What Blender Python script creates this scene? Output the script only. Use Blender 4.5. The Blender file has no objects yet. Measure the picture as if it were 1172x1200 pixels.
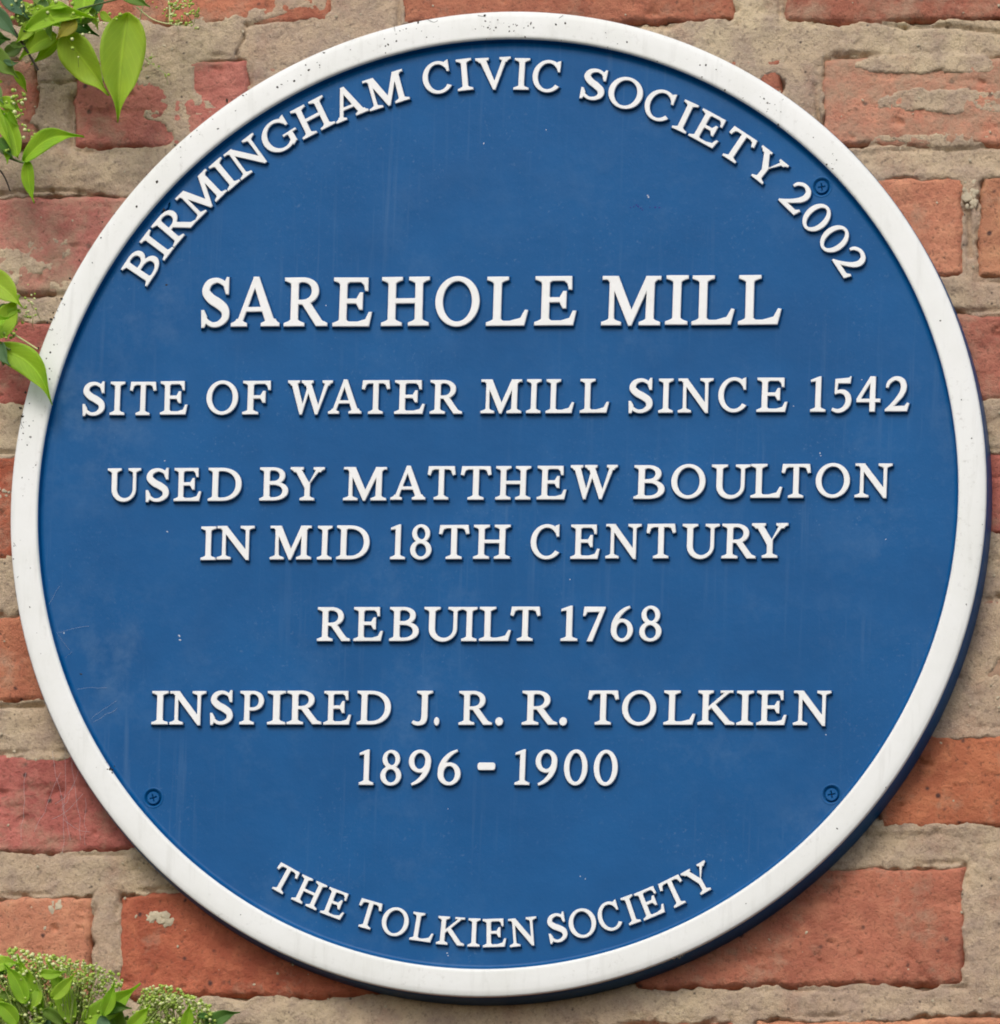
import bpy, bmesh, math, random
import numpy as np
from mathutils import Matrix, Vector
from mathutils.geometry import delaunay_2d_cdt
random.seed(7)
scene = bpy.context.scene
COL = scene.collection
PI = math.pi

# ------------------------------------------------------------------ camera
PW, PH = 1172.0, 1200.0
CF, CSX, CSY = 8213.712, 628.610, 2194.043
ROLL, YAW, PITCH = 0.0300141, 0.1128070, 0.0170966
CAM = np.array([0.80, -4.0, -1.15])
fwd = np.array([-math.sin(YAW)*math.cos(PITCH), math.cos(YAW)*math.cos(PITCH), math.sin(PITCH)])
r0 = np.array([math.cos(YAW), math.sin(YAW), 0.0]); u0 = np.cross(r0, fwd)
RGT = math.cos(ROLL)*r0 + math.sin(ROLL)*u0
UPV = -math.sin(ROLL)*r0 + math.cos(ROLL)*u0
cd = bpy.data.cameras.new('camera'); co = bpy.data.objects.new('camera', cd); COL.objects.link(co)
co.matrix_world = Matrix(((RGT[0], UPV[0], -fwd[0], CAM[0]), (RGT[1], UPV[1], -fwd[1], CAM[1]),
                          (RGT[2], UPV[2], -fwd[2], CAM[2]), (0, 0, 0, 1)))
cd.sensor_fit = 'HORIZONTAL'; cd.sensor_width = 36.0
cd.lens = CF/PW*36.0
cd.shift_x = -CSX/PW; cd.shift_y = CSY/PW
cd.clip_start = 0.1; cd.clip_end = 50
scene.camera = co
scene.render.resolution_x = 1000; scene.render.resolution_y = 1024

# ------------------------------------------------------------------ sky, sun, exposure
SUN_EL, SUN_AZ = 44.0, -10.0            # azimuth measured from the wall's outward direction, minus = towards the left
w = bpy.data.worlds.new('World'); scene.world = w; w.use_nodes = True
nt = w.node_tree; bg = nt.nodes['Background']
sky = nt.nodes.new('ShaderNodeTexSky'); sky.sky_type = 'NISHITA'; sky.sun_disc = False
sky.sun_elevation = math.radians(SUN_EL)
sd = Vector((math.sin(math.radians(SUN_AZ))*math.cos(math.radians(SUN_EL)),
             -math.cos(math.radians(SUN_AZ))*math.cos(math.radians(SUN_EL)), math.sin(math.radians(SUN_EL))))
sky.sun_rotation = math.atan2(sd.x, sd.y)
sky.air_density = 1.0; sky.dust_density = 2.5; sky.ozone_density = 0.6
nt.links.new(sky.outputs[0], bg.inputs[0]); bg.inputs[1].default_value = 0.15
sl = bpy.data.lights.new('sun', 'SUN'); so = bpy.data.objects.new('sun', sl); COL.objects.link(so)
sl.energy = 1.1; sl.angle = math.radians(22); sl.color = (1.0, 0.985, 0.965)
so.rotation_euler = sd.to_track_quat('Z', 'Y').to_euler()
vs = scene.view_settings
vs.view_transform = 'Standard'; vs.look = 'None'; vs.gamma = 1.0; vs.use_curve_mapping = False
vs.exposure = 0.27
scene.cycles.filter_width = 1.9

# ------------------------------------------------------------------ helpers
def unproj(px, py, h):
    """photo pixel -> point on the plane lying h metres in front of the wall"""
    d = RGT*((px-PW/2-CSX)/CF) + UPV*(-(py-PH/2-CSY)/CF) + fwd
    t = (-h-CAM[1])/d[1]
    return CAM + d*t
def proj(P):
    d = P-CAM; z = d@fwd
    return PW/2+CSX+CF*(d@RGT)/z, PH/2+CSY-CF*(d@UPV)/z
def _hash(ix, iy, s):
    a = (ix.astype(np.int64)*374761393 + iy.astype(np.int64)*668265263 + s*1442695041) & 0xFFFFFFFF
    a = ((a ^ (a >> 13))*1274126177) & 0xFFFFFFFF
    a = a ^ (a >> 16)
    return (a & 0xFFFF)/65535.0
def vnoise(x, y, s=0):
    ix = np.floor(x); iy = np.floor(y); fx = x-ix; fy = y-iy
    fx = fx*fx*(3-2*fx); fy = fy*fy*(3-2*fy)
    a = _hash(ix, iy, s); b = _hash(ix+1, iy, s); c = _hash(ix, iy+1, s); d = _hash(ix+1, iy+1, s)
    return (a*(1-fx)+b*fx)*(1-fy)+(c*(1-fx)+d*fx)*fy
def fbm(x, y, s=0, o=4):
    v = 0; a = 1.0; t = 0
    for k in range(o):
        v = v+a*(vnoise(x*2**k+17*k, y*2**k-11*k, s+k)-0.5)*2; t += a; a *= 0.55
    return v/t
def sstep(a, b, x):
    t = np.clip((x-a)/(b-a), 0, 1); return t*t*(3-2*t)

def link(name, me, parent=None):
    o = bpy.data.objects.new(name, me); COL.objects.link(o)
    if parent: o.parent = parent
    return o
def thing(name, label, cat, loc, group=None):
    o = bpy.data.objects.new(name, None); COL.objects.link(o); o.location = loc
    o.empty_display_size = 0.02
    o['label'] = label; o['category'] = cat
    if group: o['group'] = group
    return o
def mesh_from(name, V, F, mats, smooth=True, mi=None):
    me = bpy.data.meshes.new(name)
    me.from_pydata([tuple(map(float, v)) for v in V], [], F)
    for m in mats: me.materials.append(m)
    if smooth: me.polygons.foreach_set('use_smooth', [True]*len(me.polygons))
    if mi is not None: me.polygons.foreach_set('material_index', mi)
    me.update(); return me
def grid_mesh(name, P, mats, wrap=None):
    """P: (ny,nx,3) array"""
    ny, nx = P.shape[:2]
    idx = np.arange(ny*nx).reshape(ny, nx)
    q = np.stack([idx[:-1, :-1], idx[:-1, 1:], idx[1:, 1:], idx[1:, :-1]], -1).reshape(-1, 4)
    me = bpy.data.meshes.new(name)
    me.vertices.add(ny*nx); me.vertices.foreach_set('co', P.reshape(-1).astype(np.float32))
    n = len(q); me.loops.add(n*4); me.loops.foreach_set('vertex_index', q.reshape(-1).astype(np.int32))
    me.polygons.add(n); me.polygons.foreach_set('loop_start', (np.arange(n)*4).astype(np.int32))
    me.polygons.foreach_set('loop_total', np.full(n, 4, np.int32))
    me.polygons.foreach_set('use_smooth', np.ones(n, bool))
    for m in mats: me.materials.append(m)
    me.update(calc_edges=True); me.validate(); return me

# ------------------------------------------------------------------ materials
def new_mat(name):
    m = bpy.data.materials.new(name); m.use_nodes = True
    n = m.node_tree; b = n.nodes['Principled BSDF']; return m, n, b
def N(n, t, **k):
    x = n.nodes.new(t)
    for a, v in k.items():
        if hasattr(x, a): setattr(x, a, v)
    return x
def noise(n, vec, scale, detail=4, rough=0.55):
    x = n.nodes.new('ShaderNodeTexNoise'); x.inputs['Scale'].default_value = scale
    x.inputs['Detail'].default_value = detail; x.inputs['Roughness'].default_value = rough
    n.links.new(vec, x.inputs['Vector']); return x.outputs['Fac']
def ramp(n, fac, stops):
    r = n.nodes.new('ShaderNodeValToRGB'); e = r.color_ramp.elements
    while len(e) < len(stops): e.new(0.5)
    for k, (p, c) in enumerate(stops):
        e[k].position = p; e[k].color = (c, c, c, 1) if isinstance(c, (int, float)) else (*c, 1)
    n.links.new(fac, r.inputs[0]); return r.outputs[0]
def mix(n, fac, a, b, mode='MIX'):
    m = n.nodes.new('ShaderNodeMix'); m.data_type = 'RGBA'; m.blend_type = mode
    for s, v in ((m.inputs[0], fac), (m.inputs[6], a), (m.inputs[7], b)):
        if isinstance(v, (int, float)): s.default_value = v
        elif isinstance(v, tuple): s.default_value = (*v, 1)
        else: n.links.new(v, s)
    return m.outputs[2]
def math_(n, op, a, b=0.0):
    m = n.nodes.new('ShaderNodeMath'); m.operation = op
    for s, v in zip(m.inputs, (a, b)):
        if isinstance(v, (int, float)): s.default_value = v
        else: n.links.new(v, s)
    return m.outputs[0]
def bump(n, h, strength, dist, b):
    x = n.nodes.new('ShaderNodeBump'); x.inputs['Strength'].default_value = strength
    x.inputs['Distance'].default_value = dist; n.links.new(h, x.inputs['Height'])
    n.links.new(x.outputs[0], b.inputs['Normal'])

def mat_brick():
    m, n, b = new_mat('old_brick')
    oi = n.nodes.new('ShaderNodeObjectInfo'); tc = n.nodes.new('ShaderNodeTexCoord')
    mp = n.nodes.new('ShaderNodeVectorMath'); mp.operation = 'MULTIPLY_ADD'
    n.links.new(oi.outputs['Random'], mp.inputs[0]); mp.inputs[1].default_value = (7, 13, 5)
    n.links.new(tc.outputs['Object'], mp.inputs[2]); v = mp.outputs[0]
    base = oi.outputs['Color']
    big = noise(n, v, 22, 5, 0.6); mid = noise(n, v, 90, 6, 0.65); fine = noise(n, v, 420, 5, 0.7)
    c = mix(n, ramp(n, big, [(0.32, 0.0), (0.68, 1.0)]), base, mix(n, 1.0, base, (0.66, 0.60, 0.62), 'MULTIPLY'))
    c = mix(n, ramp(n, mid, [(0.45, 0.0), (0.75, 0.6)]), c, mix(n, 1.0, base, (1.25, 1.5, 1.45), 'MULTIPLY'))
    c = mix(n, ramp(n, fine, [(0.30, 0.75), (0.45, 0.0)]), c, (0.10, 0.055, 0.04))
    # dark burnt specks
    vo = n.nodes.new('ShaderNodeTexVoronoi'); vo.inputs['Scale'].default_value = 130; n.links.new(v, vo.inputs['Vector'])
    sp = math_(n, 'MULTIPLY', ramp(n, vo.outputs['Distance'], [(0.12, 1.0), (0.26, 0.0)]), ramp(n, noise(n, v, 60, 2), [(0.56, 0.0), (0.62, 0.9)]))
    c = mix(n, sp, c, (0.055, 0.035, 0.035))
    # lime bloom left by the old pointing
    wash = math_(n, 'ADD', noise(n, v, 38, 7, 0.7), math_(n, 'MULTIPLY', oi.outputs['Alpha'], 0.34))
    c = mix(n, ramp(n, wash, [(0.58, 0.0), (0.80, 0.9)]), c, (0.42, 0.285, 0.19))
    n.links.new(c, b.inputs['Base Color']); b.inputs['Roughness'].default_value = 0.92
    b.inputs['Specular IOR Level'].default_value = 0.25
    h = math_(n, 'ADD', math_(n, 'MULTIPLY', mid, 0.7), math_(n, 'MULTIPLY', fine, 0.9))
    bump(n, h, 1.0, 0.0018, b); return m
def mat_mortar():
    m, n, b = new_mat('lime_mortar')
    tc = n.nodes.new('ShaderNodeTexCoord'); v = tc.outputs['Object']
    big = noise(n, v, 9, 4, 0.6); mid = noise(n, v, 55, 6, 0.65); fine = noise(n, v, 650, 4, 0.75)
    sx = n.nodes.new('ShaderNodeSeparateXYZ'); n.links.new(v, sx.inputs[0])
    c = mix(n, ramp(n, big, [(0.35, 0.0), (0.65, 1.0)]), (0.51, 0.37, 0.255), (0.62, 0.50, 0.325))
    c = mix(n, ramp(n, mid, [(0.42, 0.0), (0.72, 0.75)]), c, (0.31, 0.225, 0.19))
    # red brick dust rubbed in
    c = mix(n, ramp(n, noise(n, v, 24, 5, 0.7), [(0.54, 0.0), (0.74, 0.55)]), c, (0.42, 0.22, 0.15))
    c = mix(n, ramp(n, fine, [(0.30, 0.6), (0.44, 0.0)]), c, (0.17, 0.13, 0.095))
    c = mix(n, ramp(n, fine, [(0.58, 0.0), (0.72, 0.8)]), c, (0.66, 0.56, 0.42))
    c = mix(n, ramp(n, noise(n, v, 300, 3, 0.7), [(0.32, 0.6), (0.44, 0.0)]), c, (0.21, 0.155, 0.115))
    vo = n.nodes.new('ShaderNodeTexVoronoi'); vo.inputs['Scale'].default_value = 210; n.links.new(v, vo.inputs['Vector'])
    sp = math_(n, 'MULTIPLY', ramp(n, vo.outputs['Distance'], [(0.10, 1.0), (0.22, 0.0)]), ramp(n, noise(n, v, 80, 2), [(0.56, 0.0), (0.64, 0.8)]))
    c = mix(n, sp, c, (0.06, 0.05, 0.045))
    n.links.new(c, b.inputs['Base Color']); b.inputs['Roughness'].default_value = 0.97
    b.inputs['Specular IOR Level'].default_value = 0.15
    h = math_(n, 'ADD', math_(n, 'MULTIPLY', mid, 0.6), math_(n, 'ADD', math_(n, 'MULTIPLY', fine, 0.9), math_(n, 'MULTIPLY', noise(n, v, 260, 4, 0.7), 0.9)))
    bump(n, h, 1.0, 0.0013, b); return m
def mat_blue():
    m, n, b = new_mat('blue_enamel')
    tc = n.nodes.new('ShaderNodeTexCoord'); v = tc.outputs['Object']
    c = mix(n, ramp(n, noise(n, v, 14, 5, 0.6), [(0.35, 0.0), (0.7, 1.0)]), (0.0005, 0.073, 0.222), (0.002, 0.090, 0.264))
    dust = math_(n, 'MULTIPLY', ramp(n, noise(n, v, 30, 8, 0.75), [(0.50, 0.0), (0.80, 0.22)]), ramp(n, noise(n, v, 6, 2), [(0.42, 0.0), (0.62, 1.0)]))
    fine = math_(n, 'MULTIPLY', ramp(n, noise(n, v, 420, 3, 0.7), [(0.60, 0.0), (0.78, 0.35)]), ramp(n, noise(n, v, 16, 3), [(0.42, 0.0), (0.66, 1.0)]))
    # pale scuffed patches near the left rim, and thin dried rain runs
    for (px_, pz_, rr_) in ((-.247, .050, .075), (-.225, -.09, .07), (-.215, .12, .05), (.20, -.20, .05)):
        ds = n.nodes.new('ShaderNodeVectorMath'); ds.operation = 'DISTANCE'; n.links.new(v, ds.inputs[0]); ds.inputs[1].default_value = (px_, -.015, pz_)
        k = math_(n, 'MULTIPLY', ramp(n, math_(n, 'DIVIDE', ds.outputs['Value'], rr_), [(0.1, 1.0), (1.0, 0.0)]), ramp(n, noise(n, v, 48, 6, 0.7), [(0.46, 0.0), (0.76, 0.30)]))
        dust = math_(n, 'MAXIMUM', dust, k)
    st = n.nodes.new('ShaderNodeVectorMath'); st.operation = 'MULTIPLY'; n.links.new(v, st.inputs[0]); st.inputs[1].default_value = (240, 10, 9)
    runs = math_(n, 'MULTIPLY', ramp(n, noise(n, st.outputs[0], 1.0, 4, 0.6), [(0.55, 0.0), (0.80, 0.22)]), ramp(n, noise(n, v, 9, 2), [(0.42, 0.0), (0.65, 1.0)]))
    dust = math_(n, 'MAXIMUM', dust, runs)
    c = mix(n, math_(n, 'MAXIMUM', dust, fine), c, (0.16, 0.25, 0.36))
    n.links.new(c, b.inputs['Base Color'])
    n.links.new(ramp(n, noise(n, v, 40, 5, 0.6), [(0.3, 0.30), (0.75, 0.44)]), b.inputs['Roughness'])
    b.inputs['Specular IOR Level'].default_value = 0.13
    h = math_(n, 'ADD', math_(n, 'ADD', math_(n, 'MULTIPLY', noise(n, v, 60, 3), 0.5), math_(n, 'MULTIPLY', noise(n, v, 900, 2), 0.12)), math_(n, 'MULTIPLY', noise(n, v, 12, 2), 1.6))
    bump(n, h, 0.40, 0.0012, b); return m
def mat_white():
    m, n, b = new_mat('white_enamel')
    tc = n.nodes.new('ShaderNodeTexCoord'); v = tc.outputs['Object']
    c = mix(n, ramp(n, noise(n, v, 20, 6, 0.65), [(0.4, 0.0), (0.75, 1.0)]), (0.79, 0.80, 0.765), (0.73, 0.74, 0.69))
    c = mix(n, math_(n, 'MULTIPLY', ramp(n, noise(n, v, 260, 5, 0.7), [(0.58, 0.0), (0.76, 0.6)]), ramp(n, noise(n, v, 11, 3), [(0.42, 0.0), (0.60, 1.0)])), c, (0.38, 0.37, 0.32))
    sp = n.nodes.new('ShaderNodeVectorMath'); sp.operation = 'MULTIPLY'; n.links.new(v, sp.inputs[0]); sp.inputs[1].default_value = (170, 40, 22)
    c = mix(n, ramp(n, noise(n, sp.outputs[0], 1.0, 5, 0.6), [(0.54, 0.0), (0.76, 0.28)]), c, (0.46, 0.46, 0.41))
    n.links.new(c, b.inputs['Base Color']); b.inputs['Roughness'].default_value = 0.55
    b.inputs['Specular IOR Level'].default_value = 0.3
    bump(n, noise(n, v, 120, 4), 0.25, 0.0006, b); return m
def mat_letter():
    m, n, b = new_mat('letter_enamel')
    geo = n.nodes.new('ShaderNodeNewGeometry'); v = geo.outputs['Position']
    c = mix(n, ramp(n, noise(n, v, 60, 4, 0.6), [(0.4, 0.0), (0.75, 1.0)]), (0.82, 0.825, 0.80), (0.76, 0.77, 0.735))
    c = mix(n, ramp(n, noise(n, v, 520, 3, 0.7), [(0.66, 0.0), (0.80, 0.5)]), c, (0.30, 0.33, 0.38))
    n.links.new(c, b.inputs['Base Color']); b.inputs['Roughness'].default_value = 0.5
    b.inputs['Specular IOR Level'].default_value = 0.3
    bump(n, noise(n, v, 260, 3), 0.3, 0.0006, b); return m
def mat_plain(name, col, rough=0.7, spec=0.3):
    m, n, b = new_mat(name)
    tc = n.nodes.new('ShaderNodeTexCoord')
    c = mix(n, ramp(n, noise(n, tc.outputs['Object'], 180, 4), [(0.35, 0.0), (0.7, 1.0)]), col, tuple(x*0.7 for x in col))
    n.links.new(c, b.inputs['Base Color']); b.inputs['Roughness'].default_value = rough
    b.inputs['Specular IOR Level'].default_value = spec; return m
def mat_leaf(name, col, col2):
    m, n, b = new_mat(name)
    tc = n.nodes.new('ShaderNodeTexCoord'); uv = tc.outputs['UV']; oi = n.nodes.new('ShaderNodeObjectInfo')
    sx = n.nodes.new('ShaderNodeSeparateXYZ'); n.links.new(uv, sx.inputs[0])
    across = math_(n, 'ABSOLUTE', math_(n, 'SUBTRACT', sx.outputs[0], 0.5))
    # side veins: slanted bands; midrib: narrow strip
    ph = math_(n, 'SUBTRACT', math_(n, 'MULTIPLY', sx.outputs[1], 62.0), math_(n, 'MULTIPLY', across, 44.0))
    vein = ramp(n, math_(n, 'SINE', ph), [(0.80, 0.0), (1.0, 0.15)])
    rib = ramp(n, across, [(0.004, 0.5), (0.035, 0.0)])
    mx = math_(n, 'MAXIMUM', vein, rib)
    c = mix(n, ramp(n, noise(n, tc.outputs['Object'], 90, 4), [(0.3, 0.0), (0.7, 1.0)]), col, col2)
    c = mix(n, mx, c, tuple(min(1, x*1.6+0.03) for x in col))
    c = mix(n, ramp(n, noise(n, tc.outputs['Object'], 340, 4, 0.7), [(0.64, 0.0), (0.76, 0.55)]), c, (0.30, 0.24, 0.05))
    c = mix(n, math_(n, 'MULTIPLY', oi.outputs['Random'], 0.45), c, (0.52, 0.60, 0.10))
    n.links.new(c, b.inputs['Base Color']); b.inputs['Roughness'].default_value = 0.55
    b.inputs['Specular IOR Level'].default_value = 0.3
    t = n.nodes.new('ShaderNodeBsdfTranslucent')
    n.links.new(mix(n, 1.0, c, (1.7, 1.7, 0.6), 'MULTIPLY'), t.inputs[0])
    ms = n.nodes.new('ShaderNodeMixShader'); ms.inputs[0].default_value = 0.5
    n.links.new(b.outputs[0], ms.inputs[1]); n.links.new(t.outputs[0], ms.inputs[2])
    n.links.new(ms.outputs[0], n.nodes['Material Output'].inputs[0])
    bump(n, mx, 0.4, 0.0008, b); return m
M_BRICK, M_MORTAR, M_BLUE, M_WHITE = mat_brick(), mat_mortar(), mat_blue(), mat_white()
M_LETTER = mat_letter()
M_DARK = mat_plain('dark_grime_recess', (0.05, 0.045, 0.035), 0.9, 0.1)
M_CHIP = mat_plain('pale_dropping', (0.62, 0.66, 0.72), 0.8, 0.2)
M_INK = mat_plain('dark_blue_ink', (0.015, 0.025, 0.22), 0.6, 0.2)
M_WEB = mat_plain('cobweb_silk', (0.55, 0.55, 0.56), 0.8, 0.2)
M_LIME = mat_plain('lime_crumb', (0.56, 0.48, 0.34), 0.95, 0.1)
M_LEAF = mat_leaf('fresh_leaf', (0.38, 0.56, 0.04), (0.27, 0.48, 0.035))
M_LEAFD = mat_leaf('dark_leaf', (0.12, 0.27, 0.05), (0.07, 0.19, 0.045))
M_LEAFB = mat_leaf('bluish_leaf', (0.10, 0.21, 0.11), (0.15, 0.28, 0.15))
M_LEAFY = mat_leaf('yellow_leaf', (0.34, 0.28, 0.025), (0.28, 0.25, 0.03))
M_STEM = mat_plain('green_stem', (0.12, 0.17, 0.05), 0.6, 0.3)
M_STEMD = mat_plain('brown_stem', (0.055, 0.045, 0.035), 0.8, 0.2)
M_BUD = mat_plain('green_bud', (0.42, 0.58, 0.09), 0.55, 0.4)
M_BUDY = mat_plain('pale_bud', (0.74, 0.78, 0.36), 0.55, 0.4)
M_BUDR = mat_plain('pale_stalk', (0.36, 0.44, 0.12), 0.6, 0.3)

# ------------------------------------------------------------------ brick wall
wall = thing('brick_wall', 'weathered red brick wall with wide crumbling lime mortar joints behind the blue plaque', 'brick wall', (0, 0, 0))
# rows: (y top at x=0, y top at x=1172, y bottom at x=0, y bottom at x=1172), then bricks (x0, x1, colour, wash, proud mm)
P1 = (0.46, 0.148, 0.11); P2 = (0.46, 0.165, 0.10); P3 = (0.56, 0.25, 0.145); P4 = (0.42, 0.15, 0.10); P5 = (0.44, 0.13, 0.065)
ROWS = [
 ((-105, -110, 31, 26), [(-190, 62, P4, .3, 0), (78, 392, P2, .25, .3), (470, 862, P2, .1, .5), (917, 1330, P4, .35, .2)]),
 ((68, 66, 174, 172), [(-240, 44, P4, .5, 0), (86, 292, (0.52, 0.185, 0.135), .2, .2), (312, 540, P1, .5, 0), (560, 918, P2, .3, .2), (962, 1340, P3, .6, .3)]),
 ((230, 204, 346, 326), [(-160, 212, (0.50, 0.185, 0.14), .5, .2), (232, 610, P1, .3, 0), (632, 735, P1, .3, 0), (757, 1129, P3, .0, .8), (1147, 1400, P3, .05, .4)]),
 ((377, 366, 478, 470), [(-210, 150, P1, .15, .3), (170, 560, P1, .3, 0), (580, 960, P1, .3, 0), (982, 1350, P4, .45, 0)]),
 ((533, 530, 655, 628), [(-180, 260, P5, .25, 0), (280, 680, P1, .3, 0), (700, 1060, P1, .3, 0), (1080, 1330, P1, .1, .2)]),
 ((722, 700, 824, 800), [(-140, 180, P2, .1, 0), (200, 600, P1, .3, 0), (620, 1000, P1, .3, 0), (1022, 1360, P4, .9, -.5)]),
 ((886, 856, 1002, 970), [(-190, 238, P1, .25, .5), (258, 650, P1, .3, 0), (670, 1010, P1, .3, 0), (1030, 1380, (0.50, 0.175, 0.085), .10, .6)]),
 ((1052, 1012, 1175, 1153), [(-190, 108, P3, .1, .4), (140, 536, P5, .0, .5), (560, 720, P5, .1, 0), (742, 1130, P2, .12, .9), (1196, 1390, P4, .3, 0)]),
 ((1212, 1190, 1345, 1320), [(-170, 300, P2, .2, .2), (325, 700, P2, .2, .2), (722, 860, P2, .1, 0), (884, 1340, P3, .1, .3)]),
]
def lin(a, b, x): return a+(b-a)*x/1172.0
BR = []
for (ta, tb, ba, bb), bl in ROWS:
    for (x0, x1, c, wsh, pr) in bl: BR.append((x0, x1, ta, tb, ba, bb, c, wsh, pr))
rb = random.Random(3)
for k, (x0, x1, ta, tb, ba, bb, c, wsh, pr) in enumerate(BR):
    xm = (x0+x1)/2; ym = (lin(ta, tb, xm)+lin(ba, bb, xm))/2
    ctr = unproj(xm, ym, 0.0)
    # fully behind the plaque?
    hid = all(math.hypot(x-584, y-591) < 545 for x in (x0, x1) for y in (lin(ta, tb, x), lin(ba, bb, x)))
    step = 9.0 if hid else 2.4
    nx = max(6, int((x1-x0)/step)); ny = max(5, int((ba-ta)/step))
    U, Vv = np.meshgrid(np.linspace(0, 1, nx), np.linspace(0, 1, ny))
    X = x0+(x1-x0)*U; Y = lin(ta, tb, X)*(1-Vv)+lin(ba, bb, X)*Vv
    s = 100+k*7
    # ragged outline
    e = np.minimum(np.minimum(U*(x1-x0), (1-U)*(x1-x0)), np.minimum(Vv, 1-Vv)*(ba-ta))
    edge = np.exp(-e/10.0)
    X = X+edge*(6.5*fbm(X/34, Y/34, s)+2.5*fbm(X/9, Y/9, s+1)); Y = Y+edge*(6.0*fbm(X/30+9, Y/30, s+50)+2.5*fbm(X/9, Y/9, s+2))
    A = unproj(0, 0, 0); 
    dirs = (X-PW/2-CSX)[..., None]/CF*RGT - (Y-PH/2-CSY)[..., None]/CF*UPV + fwd
    P = CAM + dirs*((-CAM[1])/dirs[..., 1])[..., None]
    rnd = np.clip(1-e/7.0, 0, 1)**2
    hgt = 0.0006+pr*0.001 + 0.0009*fbm(X/60, Y/60, s+3) + 0.0007*fbm(X/14, Y/14, s+4, 4) - rnd*0.0042
    pit = sstep(0.42, 0.75, fbm(X/16+3, Y/16, s+9, 3)); hgt = hgt - pit*0.0022
    lam = sstep(0.15, 0.55, fbm(X/70, Y/22, s+19, 4)); hgt = hgt - lam*0.0009
    P[..., 1] = -hgt
    # side skirts back into the wall
    P = P-ctr
    bx = np.concatenate([P[:1]*0+P[:1], P, P[-1:]], 0); bx[0, :, 1] = 0.02; bx[-1, :, 1] = 0.02
    L = bx[:, :1].copy(); R = bx[:, -1:].copy(); L[..., 1] = 0.02; R[..., 1] = 0.02
    bx = np.concatenate([L, bx, R], 1)
    me = grid_mesh('brick', bx, [M_BRICK]); me.flip_normals()
    o = link('brick', me, wall); o.location = ctr
    j = rb.uniform(.93, 1.07)
    j *= 1.15; o.color = (c[0]*j, c[1]*j*rb.uniform(.95, 1.05), c[2]*j*rb.uniform(.95, 1.05), wsh)

# mortar: one height field over the wall, smeared over some bricks
nx, nz = 620, 620
a = unproj(-135, 1330, 0); b_ = unproj(1310, -105, 0)
gx, gz = np.meshgrid(np.linspace(a[0]-.005, b_[0]+.005, nx), np.linspace(a[2]-.005, b_[2]+.005, nz))
GP = np.stack([gx, gx*0, gz], -1)
MX, MY = proj(GP)
sdm = np.full(MX.shape, 1e9)
for (x0, x1, ta, tb, ba, bb, c, wsh, pr) in BR:
    d = np.maximum(np.maximum(x0-MX, MX-x1), np.maximum(lin(ta, tb, MX)-MY, MY-lin(ba, bb, MX)))
    sdm = np.minimum(sdm, d)
sdn = sdm + 9*fbm(MX/40, MY/40, 5) + 5.5*fbm(MX/13, MY/13, 6, 3)
joint = -0.0001+0.0011*fbm(MX/45, MY/30, 1)+0.0006*fbm(MX/12, MY/12, 2)+0.0006*fbm(MX/6, MY/6, 3, 3)
dip = np.exp(-((sdm-3.0)/2.6)**2)*sstep(-0.15, 0.35, fbm(MX/75, MY/30, 8))
joint = joint-0.0030*dip
h = joint*sstep(-5, -0.5, sdn)+(-0.0065)*(1-sstep(-5, -0.5, sdn))
# smears: (cx, cy, rx, ry, bias)
SM = [(75, 60, 70, 30, .7), (215, 150, 60, 70, .9), (150, 58, 90, 34, .9), (345, 60, 120, 60, 1.0), (400, 10, 55, 45, 1.0), (430, 90, 120, 60, 1), (60, 118, 30, 40, 1.0), (200, 90, 45, 45, 1.0),
      (640, 60, 330, 25, .6), (890, 80, 90, 60, .9), (1100, 76, 130, 11, .8), (1100, 120, 120, 15, .85), (1050, 165, 130, 11, .7),
      (20, 305, 60, 34, .5), (110, 335, 60, 12, .6), (30, 480, 60, 10, .5), (60, 655, 60, 8, .5), (200, 1008, 90, 10, .5), (60, 890, 90, 8, .45), (1060, 970, 120, 8, .5), (1000, 1014, 120, 8, .45), (1090, 205, 90, 8, .45), (1080, 328, 60, 8, .5), (1130, 860, 60, 10, .6), (300, 1055, 120, 9, .45), (1137, 270, 7, 60, .6), (124, 1110, 18, 50, .55), (1130, 745, 60, 62, 1.15), (1150, 810, 60, 30, .7), (1130, 480, 60, 16, .6), (1150, 640, 60, 14, .7), (10, 690, 40, 40, .5),
      (180, 190, 120, 22, .8), (70, 740, 40, 8, .2), (1170, 1100, 38, 90, .7), (600, 1190, 300, 22, .6), (115, 1200, 40, 30, .6)]
s = np.full(MX.shape, -3.0)
for (cx, cy, rx, ry, bi) in SM:
    r = np.sqrt(((MX-cx)/rx)**2+((MY-cy)/ry)**2); s = np.maximum(s, bi*(1.25-r))
# bare patches of brick kept free in the smear
for (cx, cy, rx, ry) in [(118, 140, 36, 36), (150, 160, 40, 14), (264, 92, 25, 24), (906, 100, 12, 11), (1000, 140, 22, 30), (30, 110, 14, 26)]:
    r = np.sqrt(((MX-cx)/rx)**2+((MY-cy)/ry)**2); s = np.where(r < 1.5, np.minimum(s, (r-1.15)*1.5), s)
sm = sstep(-0.1, 0.42, s+0.50*fbm(MX/38, MY/26, 21, 5)+0.22*fbm(MX/9, MY/8, 23, 4))
over = 0.0011+0.0008*fbm(MX/50, MY/30, 31, 4)+0.0007*fbm(MX/9, MY/8, 33, 4)
h = np.maximum(h, h*(1-sm)+over*sm)
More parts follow.
